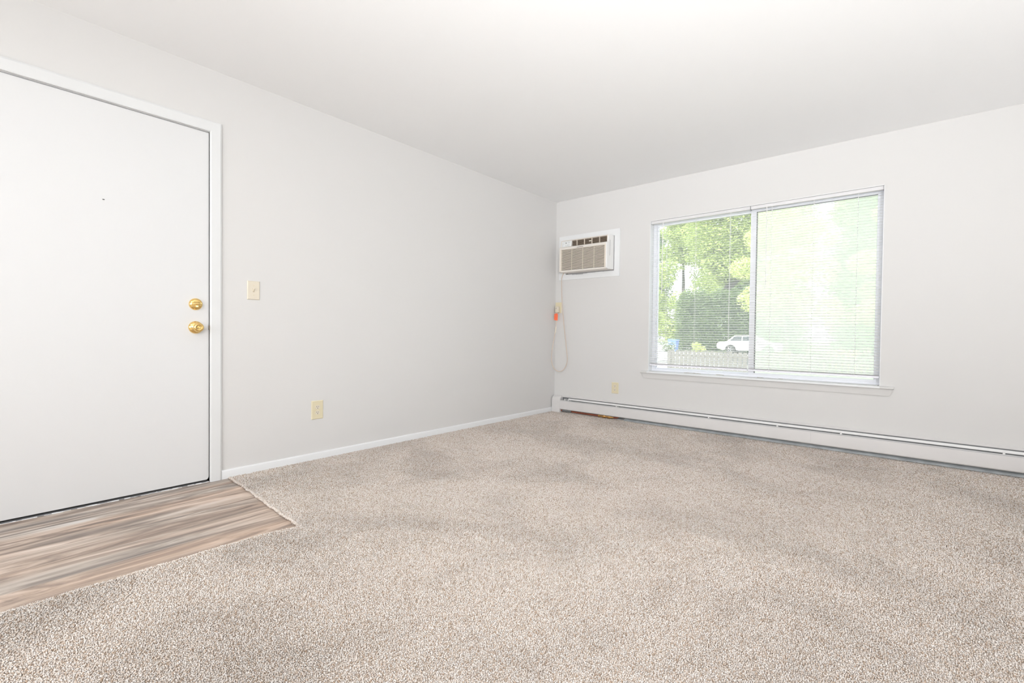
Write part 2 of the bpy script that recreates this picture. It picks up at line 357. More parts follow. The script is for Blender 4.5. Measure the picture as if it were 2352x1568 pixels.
# ------------------------------------------------------------------ door
door = struct(empty('door_1', (0, -4.0, 0)), 'white flush entry door with brass knob and deadbolt', 'door')
# slab with slightly rounded lower corner
DL, DR, DB, DT = -4.4735, -3.5561, 0.004, 2.0655
pts = [(DL, DB), (DR-0.02, DB)]
for k in range(7):
    a = -math.pi/2+k*math.pi/12; pts.append((DR-0.018+0.018*math.cos(a), DB+0.018+0.018*math.sin(a)))
pts += [(DR, DT), (DL, DT)]
MB().prism(pts, 'x', -0.052, -0.008).build('door_slab', m_door, door, bevel=0.0015)
fr = MB()                                # jamb lining with stop
fr.box(-0.15, 0.0, DY1, DY1+0.0015, FL, DZ); fr.box(-0.15, 0.0, DY0-0.0015, DY0, FL, DZ); fr.box(-0.15, 0.0, DY0, DY1, DZ-0.0005, DZ+0.001)
fr.box(-0.066, -0.053, DY1-0.014, DY1, FL, DZ); fr.box(-0.066, -0.053, DY0, DY0+0.014, FL, DZ); fr.box(-0.066, -0.053, DY0, DY1, DZ-0.014, DZ)
fr.build('door_jamb', m_trim, door, smooth=False)
CW = 0.0606
prof = [(0, 0), (0, 0.010), (0.006, 0.0125), (0.052, 0.0145), (CW, 0.011), (CW, 0)]   # offset from the opening, thickness
# mitred casing: right leg, head, left leg
def casing():
    b = MB(); bm = b.bm; rings = []
    for corner in range(4):
        ring = []
        for o_, t in prof:
            if corner == 0: p = (t, DY1-0.0015+o_, -0.012)
            elif corner == 1: p = (t, DY1-0.0015+o_, DZ+0.0025+o_)
            elif corner == 2: p = (t, DY0+0.0015-o_, DZ+0.0025+o_)
            else: p = (t, DY0+0.0015-o_, -0.012)
            ring.append(bm.verts.new(p))
        rings.append(ring)
    for a, c in zip(rings, rings[1:]):
        for i in range(len(prof)): j = (i+1) % len(prof); bm.faces.new((a[i], a[j], c[j], c[i]))
    bm.faces.new(rings[0]); bm.faces.new(rings[-1][::-1]); return b
casing().build('door_casing', m_casing, door, angle=20)
ws = MB(); ws.box(-0.030, -0.0125, DR+0.0002, DY1-0.0002, 0.02, DT); ws.box(-0.030, -0.014, DY0, DY1, DT+0.0002, DZ-0.0007); ws.build('door_gap_filler', mat('door_gap_shade_grey', (0.42, 0.41, 0.40), 0.8), door, smooth=False)  # grey filler added in the door gap to set its shade tone
# threshold strip with chipped caulk line under the slab
th = MB(); th.box(-0.15, -0.004, DY0, DY1, FL, -0.0085); th.build('threshold', m_gasket, door, smooth=False)
cl = MB(); y = DY0+0.004
while y < DY1-0.008:
    L_ = random.uniform(0.006, 0.03); h = random.uniform(0.0008, 0.0042)
    if random.random() < 0.86: cl.prism([(-0.006, VZ-0.001), (random.uniform(-0.003, 0.004), VZ-0.001), (-0.002, VZ+h), (-0.006, VZ+h)], 'y', y, min(y+L_, DY1-0.004))
    y += L_
cl.build('caulk_bead', m_trim, door, smooth=False)
# deadbolt
KY = -3.6245
db = MB(); db.lathe([(0.0, 0), (0.0345, 0.0), (0.0345, 0.004), (0.032, 0.009), (0.027, 0.0135), (0.019, 0.0155), (0.0, 0.016)], (-0.008, KY, 1.049), 'x', 40)
dbo = db.build('deadbolt', m_brass, door)
tt = MB(); tt.ellipsoid((0.0175, KY, 1.0485), 0.014, 0.0245, 0.0078); tt.lathe([(0.006, 0), (0.006, 0.012), (0, 0.012)], (0.004, KY, 1.0485), 'x', 16)
tt.build('thumb_turn', m_brass, dbo)
# knob
kn = MB(); kn.lathe([(0.0, 0.0), (0.0365, 0.0), (0.0365, 0.003), (0.034, 0.008), (0.026, 0.0125), (0.016, 0.016), (0.0125, 0.022), (0.012, 0.031), (0.018, 0.036), (0.0245, 0.043),
          (0.0268, 0.051), (0.0262, 0.058), (0.0225, 0.064), (0.017, 0.0665), (0.012, 0.0655), (0.0, 0.064)], (-0.008, KY, 0.9135), 'x', 44)
kno = kn.build('door_knob', m_brass, door)
pb = MB(); pb.lathe([(0.0, 0), (0.0055, 0), (0.0055, 0.004), (0.004, 0.006), (0, 0.0062)], (0.056, KY, 0.9135), 'x', 18); pb.box(0.0595, 0.0645, KY-0.0045, KY+0.0045, 0.9128, 0.9142)
pb.build('lock_button', m_brass, kno)
MB().lathe([(0.0018, 0), (0.0018, 0.0008), (0, 0.001)], (0.0000, KY-0.028, 0.911), 'x', 10).build('rosette_hole', m_black, kno)
MB().box(-0.010, 0.0035, -3.5595, -3.5535, 0.900, 0.926).build('strike_plate', mat('strike_metal', (0.16, 0.13, 0.10), 0.4, 0.7), door, bevel=0.001)
ph = MB().lathe([(0.0, 0), (0.0060, 0), (0.0060, 0.0006), (0.0050, 0.0012), (0.0, 0.0012)], (-0.008, -4.031, 1.5655), 'x', 20).build('peephole', m_door, door)
MB().ellipsoid((-0.0064, -4.0315, 1.5665), 0.0009, 0.0052, 0.0022).build('peephole_lens', m_black, ph)

# ------------------------------------------------------------------ switch and outlets
def plate(mb, c, wd, ht, t, wall):
    """a wall plate with a sloping rim; wall 'left' faces +x, 'back' faces -y"""
    def P(a, h, d): return (d, c[1]+a, c[2]+h) if wall == 'left' else (c[0]+a, -d, c[2]+h)
    s = mb.bm; A = []; B = []
    for a, h in ((-1, -1), (1, -1), (1, 1), (-1, 1)):
        A.append(s.verts.new(P(a*wd/2, h*ht/2, 0))); B.append(s.verts.new(P(a*(wd/2-0.004), h*(ht/2-0.004), t)))
    A2 = [s.verts.new(P(a*wd/2, h*ht/2, t*0.5)) for a, h in ((-1, -1), (1, -1), (1, 1), (-1, 1))]
    s.faces.new(A[::-1]); s.faces.new(B)
    for R1, R2 in ((A, A2), (A2, B)):
        for i in range(4): s.faces.new((R1[i], R1[(i+1) % 4], R2[(i+1) % 4], R2[i]))
def duplex(name, c, wd, ht, wall, label, faces=(1, -1)):
    root = tag(empty(name, c), label, 'outlet')
    mb = MB(); plate(mb, c, wd, ht, 0.0062, wall); mb.build('cover_plate', m_ivory, root)
    def P(a, h, d): return Vector((d, c[1]+a, c[2]+h)) if wall == 'left' else Vector((c[0]+a, -d, c[2]+h))
    for sgn in faces:
        r = MB(); cz = sgn*0.0195; pts = []
        for k in range(28):
            th = 2*math.pi*k/28; pts.append((0.0172*math.cos(th), max(-0.0132, min(0.0132, 0.0172*math.sin(th)))))
        A = [r.bm.verts.new(P(a, cz+h, 0.0055)) for a, h in pts]; B = [r.bm.verts.new(P(a*.96, cz+h*.96, 0.0085)) for a, h in pts]
        r.bm.faces.new(A[::-1]); r.bm.faces.new(B)
        for i in range(28): r.bm.faces.new((A[i], A[(i+1) % 28], B[(i+1) % 28], B[i]))
        ro = r.build('receptacle', m_ivory2, root)
        sl = MB()
        for a, h, hw, hh in ((-0.0064, 0.0035, 0.0011, 0.0046), (0.0064, 0.0035, 0.0011, 0.0037)):
            p, q = P(a-hw, cz+h-hh, 0.0080), P(a+hw, cz+h+hh, 0.0088)
            sl.box(min(p.x, q.x), max(p.x, q.x), min(p.y, q.y), max(p.y, q.y), p.z, q.z)
        p = P(0, cz-0.0072, 0.0080); sl.lathe([(0.0026, 0), (0.0026, 0.0008), (0, 0.0008)], p, 'x' if wall == 'left' else Vector((0, -1, 0)), 14)
        sl.build('slots', m_black, ro, smooth=False)
    sc = MB(); sc.lathe([(0.003, 0), (0.003, 0.0010), (0.0022, 0.0015), (0, 0.0016)], P(0, 0, 0.006), 'x' if wall == 'left' else Vector((0, -1, 0)), 14)
    sc.build('screw', m_ivory2, root); return root
duplex('wall_outlet', (0, -2.892, 0.345), 0.084, 0.130, 'left', 'ivory duplex outlet low on the left wall between door and corner')
duplex('wall_outlet', (0.793, 0, 0.330), 0.080, 0.118, 'back', 'ivory duplex outlet on the window wall above the baseboard heater')
cplug = duplex('wall_outlet', (0.047, 0, 1.207), 0.084, 0.124, 'back', 'yellowed ivory outlet in the corner below the air conditioner', faces=())
sw = tag(empty('light_switch', (0, -3.3135, 1.1535)), 'ivory toggle light switch on the wall right of the entry door', 'light switch')
mb = MB(); plate(mb, (0, -3.3135, 1.1535), 0.074, 0.118, 0.0062, 'left'); mb.build('cover_plate', m_ivory2, sw)
MB().box(0.0055, 0.0068, -3.3185, -3.3085, 1.1415, 1.1655).build('toggle_slot', mat('toggle_shade', (0.55, 0.48, 0.36), 0.6), sw, smooth=False)
tg = MB(); tg.prism([(0.004, 1.1455), (0.0165, 1.160), (0.0170, 1.1655), (0.0135, 1.1665), (0.004, 1.1585)], 'y', -3.3168, -3.3102); tg.build('toggle', m_ivory2, sw, bevel=0.0008)
for z in (1.1835, 1.1235): MB().lathe([(0.003, 0), (0.003, 0.0010), (0.002, 0.0015), (0, 0.0016)], (0.006, -3.3135, z), 'x', 14).build('screw', m_ivory, sw)

# ------------------------------------------------------------------ air conditioner with its trim
trm = MB()
FX0, FX1, FZ0, FZ1 = 0.052, 0.826, 1.524, 2.028
for (a, b, c, d) in ((FX0, AX0+0.004, FZ0, FZ1), (AX1-0.004, FX1, FZ0, FZ1), (AX0+0.004, AX1-0.004, FZ0, AZ0+0.004), (AX0+0.004, AX1-0.004, AZ1-0.004, FZ1)):
    trm.box(a, b, -0.010, -0.0005, c, d)
struct(trm.build('trim_1', m_trim, smooth=False), 'flat white trim board around the air conditioner', 'trim')
struct(MB().box(AX0-0.0, AX1, 0.10, 0.12, AZ0, AZ1).build('trim_2', m_acdark, smooth=False), 'dark wall sleeve behind the air conditioner', 'trim')
ac = tag(empty('air_conditioner', (0.453, 0, 1.593)), 'beige through wall air conditioner in the corner beside the window', 'air conditioner')
X0, X1, Z0, Z1 = 0.152, 0.757, 1.592, 1.956
YF = -0.155; YU = -0.128
body = MB()
# side profile (y,z): lower front bulges, upper part set back
side = [(0.08, Z0+0.004), (-0.03, Z0+0.004), (YF+0.03, Z0), (YF+0.004, Z0+0.010), (YF, Z0+0.022), (YF, 1.862), (YF+0.006, 1.870), (YU, 1.878), (YU+0.008, Z1-0.010), (YU+0.020, Z1), (0.08, Z1)]
def cheek(xa, xb, m, nm):
    return MB().prism(side, 'x', xa, xb).build(nm, m, ac, bevel=0.002)
cheek(X0, X0+0.014, m_ac, 'side_panel'); cheek(X1-0.016, X1, m_acw, 'side_panel')
core = MB()
core.box(X0+0.014, X1-0.016, YF+0.022, 0.08, Z0+0.006, 1.862); core.box(X0+0.014, X1-0.016, YU+0.027, 0.08, 1.8622, Z1-0.006)          # dark cavity box behind grille
core.build('cavity', m_acdark, ac, smooth=False)
sh = MB(); sh.prism([(YF+0.002, 1.862), (YF+0.008, 1.871), (YU, 1.879), (YU+0.02, 1.879), (YU+0.02, 1.846), (YF, 1.846)], 'x', X0+0.014, X1-0.016)    # band over the grille
sh.prism([(YF, Z0+0.020), (YF, 1.613), (YF+0.025, 1.613), (YF+0.025, Z0+0.002), (YF+0.012, Z0+0.002)], 'x', X0+0.014, X1-0.016)
sh.prism([(YU+0.008, Z1-0.012), (YU+0.020, Z1), (0.08, Z1), (0.08, Z1-0.006), (YU+0.02, Z1-0.018)], 'x', X0+0.014, X1-0.016)
sh.box(X0+0.014, X1-0.016, YF+0.02, 0.08, Z0+0.003, Z0+0.008)
sh.build('housing', m_ac, ac)
gr = MB(); NS = 19; zA, zB = 1.615, 1.846; pz = (zB-zA)/NS
for k in range(NS): 
    z = zA+(k+0.62)*pz; gr.prism([(YF, z-pz*0.26), (YF+0.002, z+pz*0.26), (YF+0.020, z+pz*0.40), (YF+0.020, z-pz*0.10)], 'x', X0+0.022, X1-0.024)
for x in (X0+0.014, X1-0.030): gr.box(x, x+0.014, YF, YF+0.02, zA-0.004, zB+0.002)
for k in (1, 2, 3): 
    x = X0+0.02+(X1-X0-0.04)*k/4; gr.box(x-0.0015, x+0.0015, YF+0.004, YF+0.018, zA, zB)
gr.build('front_grille', m_acgr, ac)
MB().box(0.385, 0.465, YF-0.0006, YF+0.004, 1.8515, 1.8555).build('grille_latch', m_acdark, ac, smooth=False)
# upper outlet: louvers between vertical vanes, dark cavity
VX0, VX1 = 0.300, X1-0.020
lv = MB()
for k in range(6):
    z = 1.886+k*0.0102; lv.prism([(YU+0.006, z), (YU+0.006, z+0.0022), (YU+0.024, z+0.0075), (YU+0.024, z+0.0053)], 'x', VX0, VX1)
lv.build('louver', m_louv, ac)
for k in range(5):
    x = VX0+0.062+k*0.094; MB().box(x, x+0.0045, YU+0.003, YU+0.022, 1.881, Z1-0.013).build('vane', m_acgr, ac, smooth=False)
MB().box(0.520, 0.548, YU+0.0005, YU+0.005, 1.906, 1.914).build('louver_handle', mat('pale_tab', (0.9, 0.85, 0.75), 0.4), ac, bevel=0.001)
cpn = MB(); cpn.prism([(YU, 1.880), (YU+0.009, Z1-0.013), (YU+0.03, Z1-0.013), (YU+0.03, 1.880)], 'x', X0+0.014, VX0-0.018)
cpo = cpn.build('control_panel', mat('panel_pale_grey', (0.74, 0.76, 0.76), 0.35), ac, bevel=0.001)
MB().prism([(YU-0.001, 1.880), (YU+0.008, Z1-0.013), (YU+0.03, Z1-0.013), (YU+0.03, 1.880)], 'x', VX0-0.018, VX0-0.004).build('panel_divider', m_acw, ac)
def panel_pt(x, z): return (x, YU+(z-1.880)/(Z1-0.013-1.880)*0.009, z)
for (x, z, r_) in ((0.222, 1.922, 0.0055), (0.180, 1.915, 0.003), (0.180, 1.896, 0.003), (0.222, 1.894, 0.0028), (0.243, 1.896, 0.0035), (0.262, 1.896, 0.0030), (0.252, 1.926, 0.0022), (0.262, 1.926, 0.0022), (0.270, 1.926, 0.0022)):
    MB().lathe([(r_, 0), (r_, 0.0018), (r_*0.7, 0.0024), (0, 0.0024)], panel_pt(x, z), Vector((0, -1, 0)), 14).build('button', m_black if r_ > 0.004 else m_gasket, cpo)
sd = MB(); sd.box(X1-0.001, X1+0.0012, -0.098, -0.090, 1.735, 1.90); sd.build('side_slot', mat('slot_grey', (0.42, 0.42, 0.42), 0.6), ac, bevel=0.002)
# dark grey strips standing in for the shaded gap under and beside the case
fo = MB(); x = X0+0.03
while x < X1+0.002:
    L_ = random.uniform(0.02, 0.06); h = 0.006+0.010*math.exp(-((x-0.30)/0.10)**2)+random.uniform(0, 0.002)
    fo.prism([(-0.0135, Z0+0.004), (-0.0095, Z0+0.004), (-0.0095, Z0-h), (-0.0135, Z0-h*0.8)], 'x', x, min(x+L_, X1+0.004)); x += L_
z = Z0
while z < Z1-0.02:
    L_ = random.uniform(0.03, 0.08); q = random.uniform(0.003, 0.010); fo.box(X1, X1+q, -0.0125, -0.0095, z, min(z+L_, Z1-0.01)); z += L_
fo.build('gap_shade_strip', m_gasket, ac, smooth=False)
# cord, plug with reset block, orange tag
cord = smooth_path([(0.168, -0.08, Z0+0.006), (0.128, -0.055, 1.560), (0.112, -0.042, 1.50), (0.120, -0.04, 1.287), (0.148, -0.04, 1.035), (0.183, -0.04, 0.785), (0.203, -0.04, 0.62), (0.190, -0.04, 0.545),
                    (0.156, -0.05, 0.488), (0.110, -0.065, 0.468), (0.066, -0.082, 0.488), (0.034, -0.095, 0.545), (0.025, -0.10, 0.630), (0.034, -0.10, 0.73), (0.052, -0.088, 0.86), (0.060, -0.075, 0.950), (0.060, -0.065, 1.02), (0.054, -0.050, 1.10), (0.050, -0.035, 1.160)], 8)
MB().tube(cord, 0.0046, 8).build('power_cord', m_cord, ac)
pg = MB(); pg.box(0.026, 0.070, -0.046, -0.0066, 1.150, 1.222)
pgo = pg.build('plug', m_ivory2, ac, bevel=0.006, seg=3)
MB().box(0.041, 0.048, -0.0475, -0.045, 1.192, 1.204).build('reset_button', m_gasket, pgo)
tgm = MB(); tgm.prism([(0.030, 1.062), (0.078, 1.055), (0.082, 1.128), (0.068, 1.140), (0.034, 1.134)], 'y', -0.0665, -0.0650)
tgm.build('warning_tag', m_tag, ac)
inl = MB(); inl.tube(smooth_path([(0.0605, -0.0705, 0.985), (0.0605, -0.0735, 0.960), (0.0600, -0.0765, 0.935), (0.0575, -0.0815, 0.905)], 4), [0.0055]+[0.0075]*10+[0.0055]*2, 10); inl.build('cord_clip', m_ivory2, ac)

# ------------------------------------------------------------------ baseboard heater
ht = tag(empty('baseboard_heater', (2.4, 0, 0)), 'long off white hot water baseboard heater under the window', 'heater')
HX0, HX1 = 0.128, RX
bk = MB(); bk.box(HX0-0.1, HX1, -0.004, -0.0005, 0.003, 0.186)
bk.prism([(-0.004, 0.186), (-0.004, 0.180), (-0.025, 0.170), (-0.027, 0.174), (-0.008, 0.185)], 'x', HX0, HX1); bk.build('back_panel', m_heat, ht)
ins = MB(); ins.box(HX0, HX1, -0.006, -0.0045, 0.003, 0.172); ins.build('inner_liner', m_heatin, ht, smooth=False)
dm = MB(); dm.prism([(-0.034, 0.1615), (-0.036, 0.1650), (-0.053, 0.1495), (-0.051, 0.1465)], 'x', HX0+0.10, HX1); dm.build('damper_blade', m_heatbr, ht)
mt = MB(); mt.prism([(-0.0575, 0.1400), (-0.0585, 0.1412), (-0.0655, 0.1330), (-0.0655, 0.128), (-0.0635, 0.1315)], 'x', HX0, HX1); mt.build('top_lip', mat('lip_grey_metal', (0.50, 0.50, 0.50), 0.4, 0.2), ht)
ft = MB(); ft.lathe([(0.010, 0), (0.014, 0.004), (0.014, 0.018), (0.010, 0.02), (0.010, 0.04), (0.015, 0.043), (0.015, 0.06), (0.011, 0.064), (0.011, 0.12)], (0.15, -0.044, 0.020), 'x', 14); ft.build('pipe_coupling', m_heatin, ht)
SEAM = 2.582
def cover(xa, xb):
    return MB().prism([(-0.0660, 0.130), (-0.0648, 0.1315), (-0.0632, 0.130), (-0.0665, 0.044), (-0.062, 0.036), (-0.058, 0.036), (-0.058, 0.034), (-0.063, 0.033), (-0.0700, 0.0405), (-0.0705, 0.046)], 'x', xa, xb)
c1 = cover(HX0-0.004, SEAM); c1.build('front_cover', m_heat, ht); c2 = cover(SEAM+0.0007, HX1); c2.build('front_cover', m_heat, ht)
ec = MB(); ec.prism([(-0.0005, 0.0), (-0.0005, 0.182), (-0.030, 0.184), (-0.060, 0.168), (-0.0715, 0.140), (-0.0725, 0.120), (-0.0725, -0.006), (-0.060, -0.006)], 'x', 0.016, HX0)
ec.build('end_cap', m_heat, ht, bevel=0.003, seg=3)
fins = MB(); x = 0.92
while x < 4.95:
    fins.box(x, x+0.0012, -0.054, -0.010, 0.040, 0.115); x += 0.011 if x < 4.0 else 0.016
fins.build('heating_fins', m_fin, ht, smooth=False)
cp = MB(); cp.tube([(HX0, -0.036, 0.018), (0.55, -0.040, 0.017), (0.62, -0.042, 0.017)], 0.011, 14); cp.tube([(0.9, -0.034, 0.075), (HX1, -0.034, 0.075)], 0.010, 12)
cp.tube(smooth_path([(0.80, -0.042, 0.019), (0.84, -0.040, 0.022), (0.87, -0.036, 0.045), (0.885, -0.034, 0.070), (0.92, -0.034, 0.075)], 5), 0.010, 12); cp.build('copper_pipe', m_copper, ht)
vv = MB(); vv.lathe([(0.012, 0), (0.016, 0.002), (0.016, 0.02), (0.012, 0.024), (0.012, 0.045), (0.019, 0.05), (0.019, 0.075), (0.013, 0.085), (0.013, 0.11), (0.017, 0.115), (0.017, 0.14), (0.011, 0.15), (0.011, 0.185)], (0.62, -0.042, 0.018), 'x', 18)
vv.lathe([(0.007, 0), (0.007, 0.012), (0.010, 0.014), (0.010, 0.020), (0, 0.021)], (0.682, -0.052, 0.020), Vector((0, -1, 0)), 12); vv.build('pipe_valve', m_brassfit, ht)
lowp = MB(); lowp.prism([(-0.010, 0.004), (-0.054, 0.001), (-0.058, 0.008), (-0.040, 0.024), (-0.012, 0.032)], 'x', 0.93, HX1); lowp.build('lower_liner', mat('lower_liner_grey', (0.62, 0.66, 0.68), 0.45, 0.3, noise=(14, 0.5)), ht)
for x in (0.185, 0.235, 0.84, 1.78, 2.34, 2.78, 3.66, 4.4):
    b_ = MB(); b_.box(x-0.006, x+0.006, -0.060, -0.006, 0.100, 0.156); b_.build('bracket', m_heatbr, ht, smooth=False)

# ------------------------------------------------------------------ window
win = struct(empty('window_1', (2.08, 0, WZ0)), 'wide two pane sliding window with white frame and stool', 'window')
XM = 2.083
lin = MB(); e = 0.004
lin.box(WX0, WX0+e, -0.001, T, WZ0, WZ1); lin.box(WX1-e, WX1, -0.001, T, WZ0, WZ1); lin.box(WX0, WX1, -0.001, T, WZ1-e, WZ1)
lin.build('jamb_liner', m_trim, win, smooth=False)
st = MB(); st.prism([(T, WZ0-0.001), (-0.030, WZ0-0.001), (-0.0365, WZ0-0.004), (-0.038, WZ0-0.010), (-0.0365, WZ0-0.016), (-0.030, WZ0-0.018), (0.0, WZ0-0.018), (0.0, WZ0-0.004), (T, WZ0-0.004)], 'x', WX0+0.001, WX1-0.001)
st.build('window_stool', m_trim, win)
for xa, xb in ((1.091, WX0+0.001), (WX1-0.001, 3.092)):
    MB().prism([(-0.0005, WZ0-0.001), (-0.030, WZ0-0.001), (-0.0365, WZ0-0.004), (-0.038, WZ0-0.010), (-0.0365, WZ0-0.016), (-0.030, WZ0-0.018), (-0.0005, WZ0-0.018)], 'x', xa, xb).build('stool_horn', m_wall, win)
ap = MB(); bm = ap.bm
def apr(x0, x1, z0, z1, inset):
    A = [(x0, z1), (x1, z1), (x1-inset, z0), (x0+inset, z0)]
    F1 = [bm.verts.new((a, -0.0005, b)) for a, b in A]; F2 = [bm.verts.new((a, -0.017 if b == z1 else -0.010, b)) for a, b in A]
    bm.faces.new(F1); bm.faces.new(F2[::-1])
    for i in range(4): bm.faces.new((F1[i], F1[(i+1) % 4], F2[(i+1) % 4], F2[i]))
apr(1.098, 3.086, 0.462, WZ0-0.018, 0.018); ap.build('window_apron', m_wall, win, smooth=False)
YW = 0.082                               # inner face of the frame
fw = 0.030
frm = MB()
frm.box(WX0+e, WX0+e+fw, YW, YW+0.06, WZ0+0.020, WZ1-e-0.026); frm.box(WX1-e-fw*0.8, WX1-e, YW, YW+0.06, WZ0+0.020, WZ1-e-0.026)
frm.box(WX0+e, WX1-e, YW, YW+0.06, WZ1-e-0.026, WZ1-e); frm.box(WX0+e, WX1-e, YW, YW+0.06, WZ0, WZ0+0.020)
frm.box(WX0+e, WX1-e, YW-0.010, YW-0.0002, WZ0+0.0, WZ0+0.008)
frm.build('window_frame', m_alu, win, bevel=0.0015)
s1 = MB(); y0, y1 = YW+0.030, YW+0.050    # fixed left sash
xl0, xl1, zl0, zl1 = WX0+e+fw, XM+0.03, WZ0+0.020, WZ1-e-0.026
for (a, b, c, d) in ((xl0, xl0+0.012, zl0, zl1), (xl1-0.034, xl1, zl0, zl1), (xl0+0.012, xl1-0.034, zl0, zl0+0.014), (xl0+0.012, xl1-0.034, zl1-0.012, zl1)): s1.box(a, b, y0, y1, c, d)
so = s1.build('window_sash', m_alu, win, bevel=0.001)
MB().box(xl0+0.010, xl1-0.032, y0+0.008, y0+0.0095, zl0+0.012, zl1-0.010).build('window_pane', m_glass, so, smooth=False)
s2 = MB(); y0, y1 = YW+0.004, YW+0.026    # sliding right sash
xr0, xr1 = XM-0.012, WX1-e-fw*0.8
for (a, b, c, d) in ((xr0, xr0+0.046, zl0, zl1), (xr1-0.016, xr1, zl0, zl1), (xr0+0.046, xr1-0.016, zl0, zl0+0.018), (xr0+0.046, xr1-0.016, zl1-0.014, zl1)): s2.box(a, b, y0, y1, c, d)
so = s2.build('window_sash', m_alu, win, bevel=0.001)
MB().box(xr0+0.044, xr1-0.014, y0+0.010, y0+0.0115, zl0+0.016, zl1-0.012).build('window_pane', m_glass, so, smooth=False)
gk = MB(); gk.box(xr0+0.046, xr0+0.054, y0-0.001, y0+0.010, zl0+0.018, zl1-0.014); gk.box(xr0+0.05, xr1-0.016, y0-0.001, y0+0.009, zl1-0.020, zl1-0.014); gk.build('glazing_gasket', m_gasket, so, smooth=False)
MB().box(XM+0.03, WX1-e, T-0.012, T-0.0112, WZ0+0.020, WZ1-e-0.02).build('insect_screen', m_screen, win, smooth=False)
stn = MB()
for (xa, xb, h) in ((1.50, 1.66, 0.0035), (1.80, 1.87, 0.003), (2.15, 2.20, 0.0025), (2.32, 2.35, 0.002)):
    n_ = 9
    for k in range(n_):
        x = xa+(xb-xa)*k/n_; stn.box(x, x+(xb-xa)/n_*0.95, YW-0.016+random.uniform(-.003, .003), YW-0.010, WZ0-0.001, WZ0+h*random.uniform(0.5, 1.2))
stn.build('peeling_caulk', m_stain, win, smooth=False)
MB().lathe([(0.004, 0), (0.004, 0.004), (0, 0.005)], (WX1-0.012, 0.012, WZ0), 'z', 10).build('sill_screw', m_gasket, win)

# ------------------------------------------------------------------ two venetian blinds
def blind(x0, x1, label, wand_x, wand_z, cords, thick):
    root = tag(empty('window_blind', ((x0+x1)/2, 0.03, WZ1-0.03)), label, 'blind', 'venetian blinds in the window')
    yb = 0.030
    hr = MB(); ZT = WZ1-e-0.001
    hr.prism([(yb-0.0155, ZT-0.026), (yb-0.016, ZT), (yb-0.014, ZT), (yb-0.0135, ZT-0.024), (yb+0.0135, ZT-0.024), (yb+0.014, ZT), (yb+0.016, ZT), (yb+0.0155, ZT-0.026)], 'x', x0, x1)
    hr.box(x0, x0+0.0015, yb-0.0155, yb+0.0155, ZT-0.026, ZT); hr.box(x1-0.0015, x1, yb-0.0155, yb+0.0155, ZT-0.026, ZT); hr.box(x0+.01, x1-.01, yb-0.0150, yb+0.0150, ZT-0.004, ZT-0.002)
    hr.build('head_rail', m_blind, root)
    sl = MB(); pitch = 0.0222; zb = 0.606; N = int((ZT-0.040-zb)/pitch)
    def slat(z, tilt=0.0):
        # shallow crowned strip, open (level)
        P = []
        for k in range(5):
            s_ = -1+k*0.5; P.append((yb+s_*0.0125, z+0.0017*(1-s_*s_)+tilt*s_*0.0125))
        Q = [(a, b-0.0004) for a, b in P[::-1]]
        sl.prism(P+Q, 'x', x0+0.004+random.uniform(0, .0015), x1-0.004-random.uniform(0, .0015))
    for k in range(N): slat(zb+0.020+k*pitch, 0.17+random.uniform(-.025, .025))
    for k in range(3): slat(zb+0.0015+k*0.0030)
    sl.build('slats', m_blind, root, angle=60)
    br = MB(); br.prism([(yb-0.0125, zb-0.016), (yb-0.0135, zb-0.012), (yb-0.0125, zb-0.002), (yb-0.006, zb), (yb+0.006, zb), (yb+0.0125, zb-0.002), (yb+0.0135, zb-0.012), (yb+0.0125, zb-0.016)], 'x', x0+0.002, x1-0.002)
    br.build('bottom_rail', m_rail, root)
    for cx_ in cords:
        c_ = MB()
        for yy in (yb-0.0134, yb+0.0134): c_.tube([(cx_, yy, ZT-0.026), (cx_, yy, zb-0.010)], 0.0007, 5)
        c_.tube([(cx_, yb-0.0139, ZT-0.026), (cx_, yb-0.0139, zb-0.004)], thick.get(cx_, 0.0012), 6)
        c_.build('ladder_cord', m_blind, root)
    wd = MB(); wx, wz = wand_x, wand_z
    wd.tube([(wx, yb-0.024, ZT-0.030), (wx, yb-0.026, wz+0.02), (wx-0.004, yb-0.026, wz)], [0.0036, 0.0036, 0.0040], 6)
    wd.tube([(wx, yb-0.010, ZT-0.018), (wx, yb-0.022, ZT-0.020), (wx, yb-0.024, ZT-0.034)], 0.0022, 6)
    wd.build('tilt_wand', m_blind, root)
blind(WX0+e+0.002, 2.0795, 'left white venetian blind with open slats over the clear pane', 1.288, 1.315, (1.324, 1.607, 1.916), {1.916: 0.0022})
blind(2.0855, WX1-e-0.002, 'right white venetian blind with open slats over the screened pane', 2.214, 1.315, (2.252, 2.557, 2.849), {2.252: 0.0020})
hb = MB()
hb.box(2.0800, 2.0850, 0.010, 0.046, WZ1-0.040, WZ1-e); struct(hb.build('trim_3', m_gasket, smooth=False), 'small grey bracket between the two blinds', 'trim')

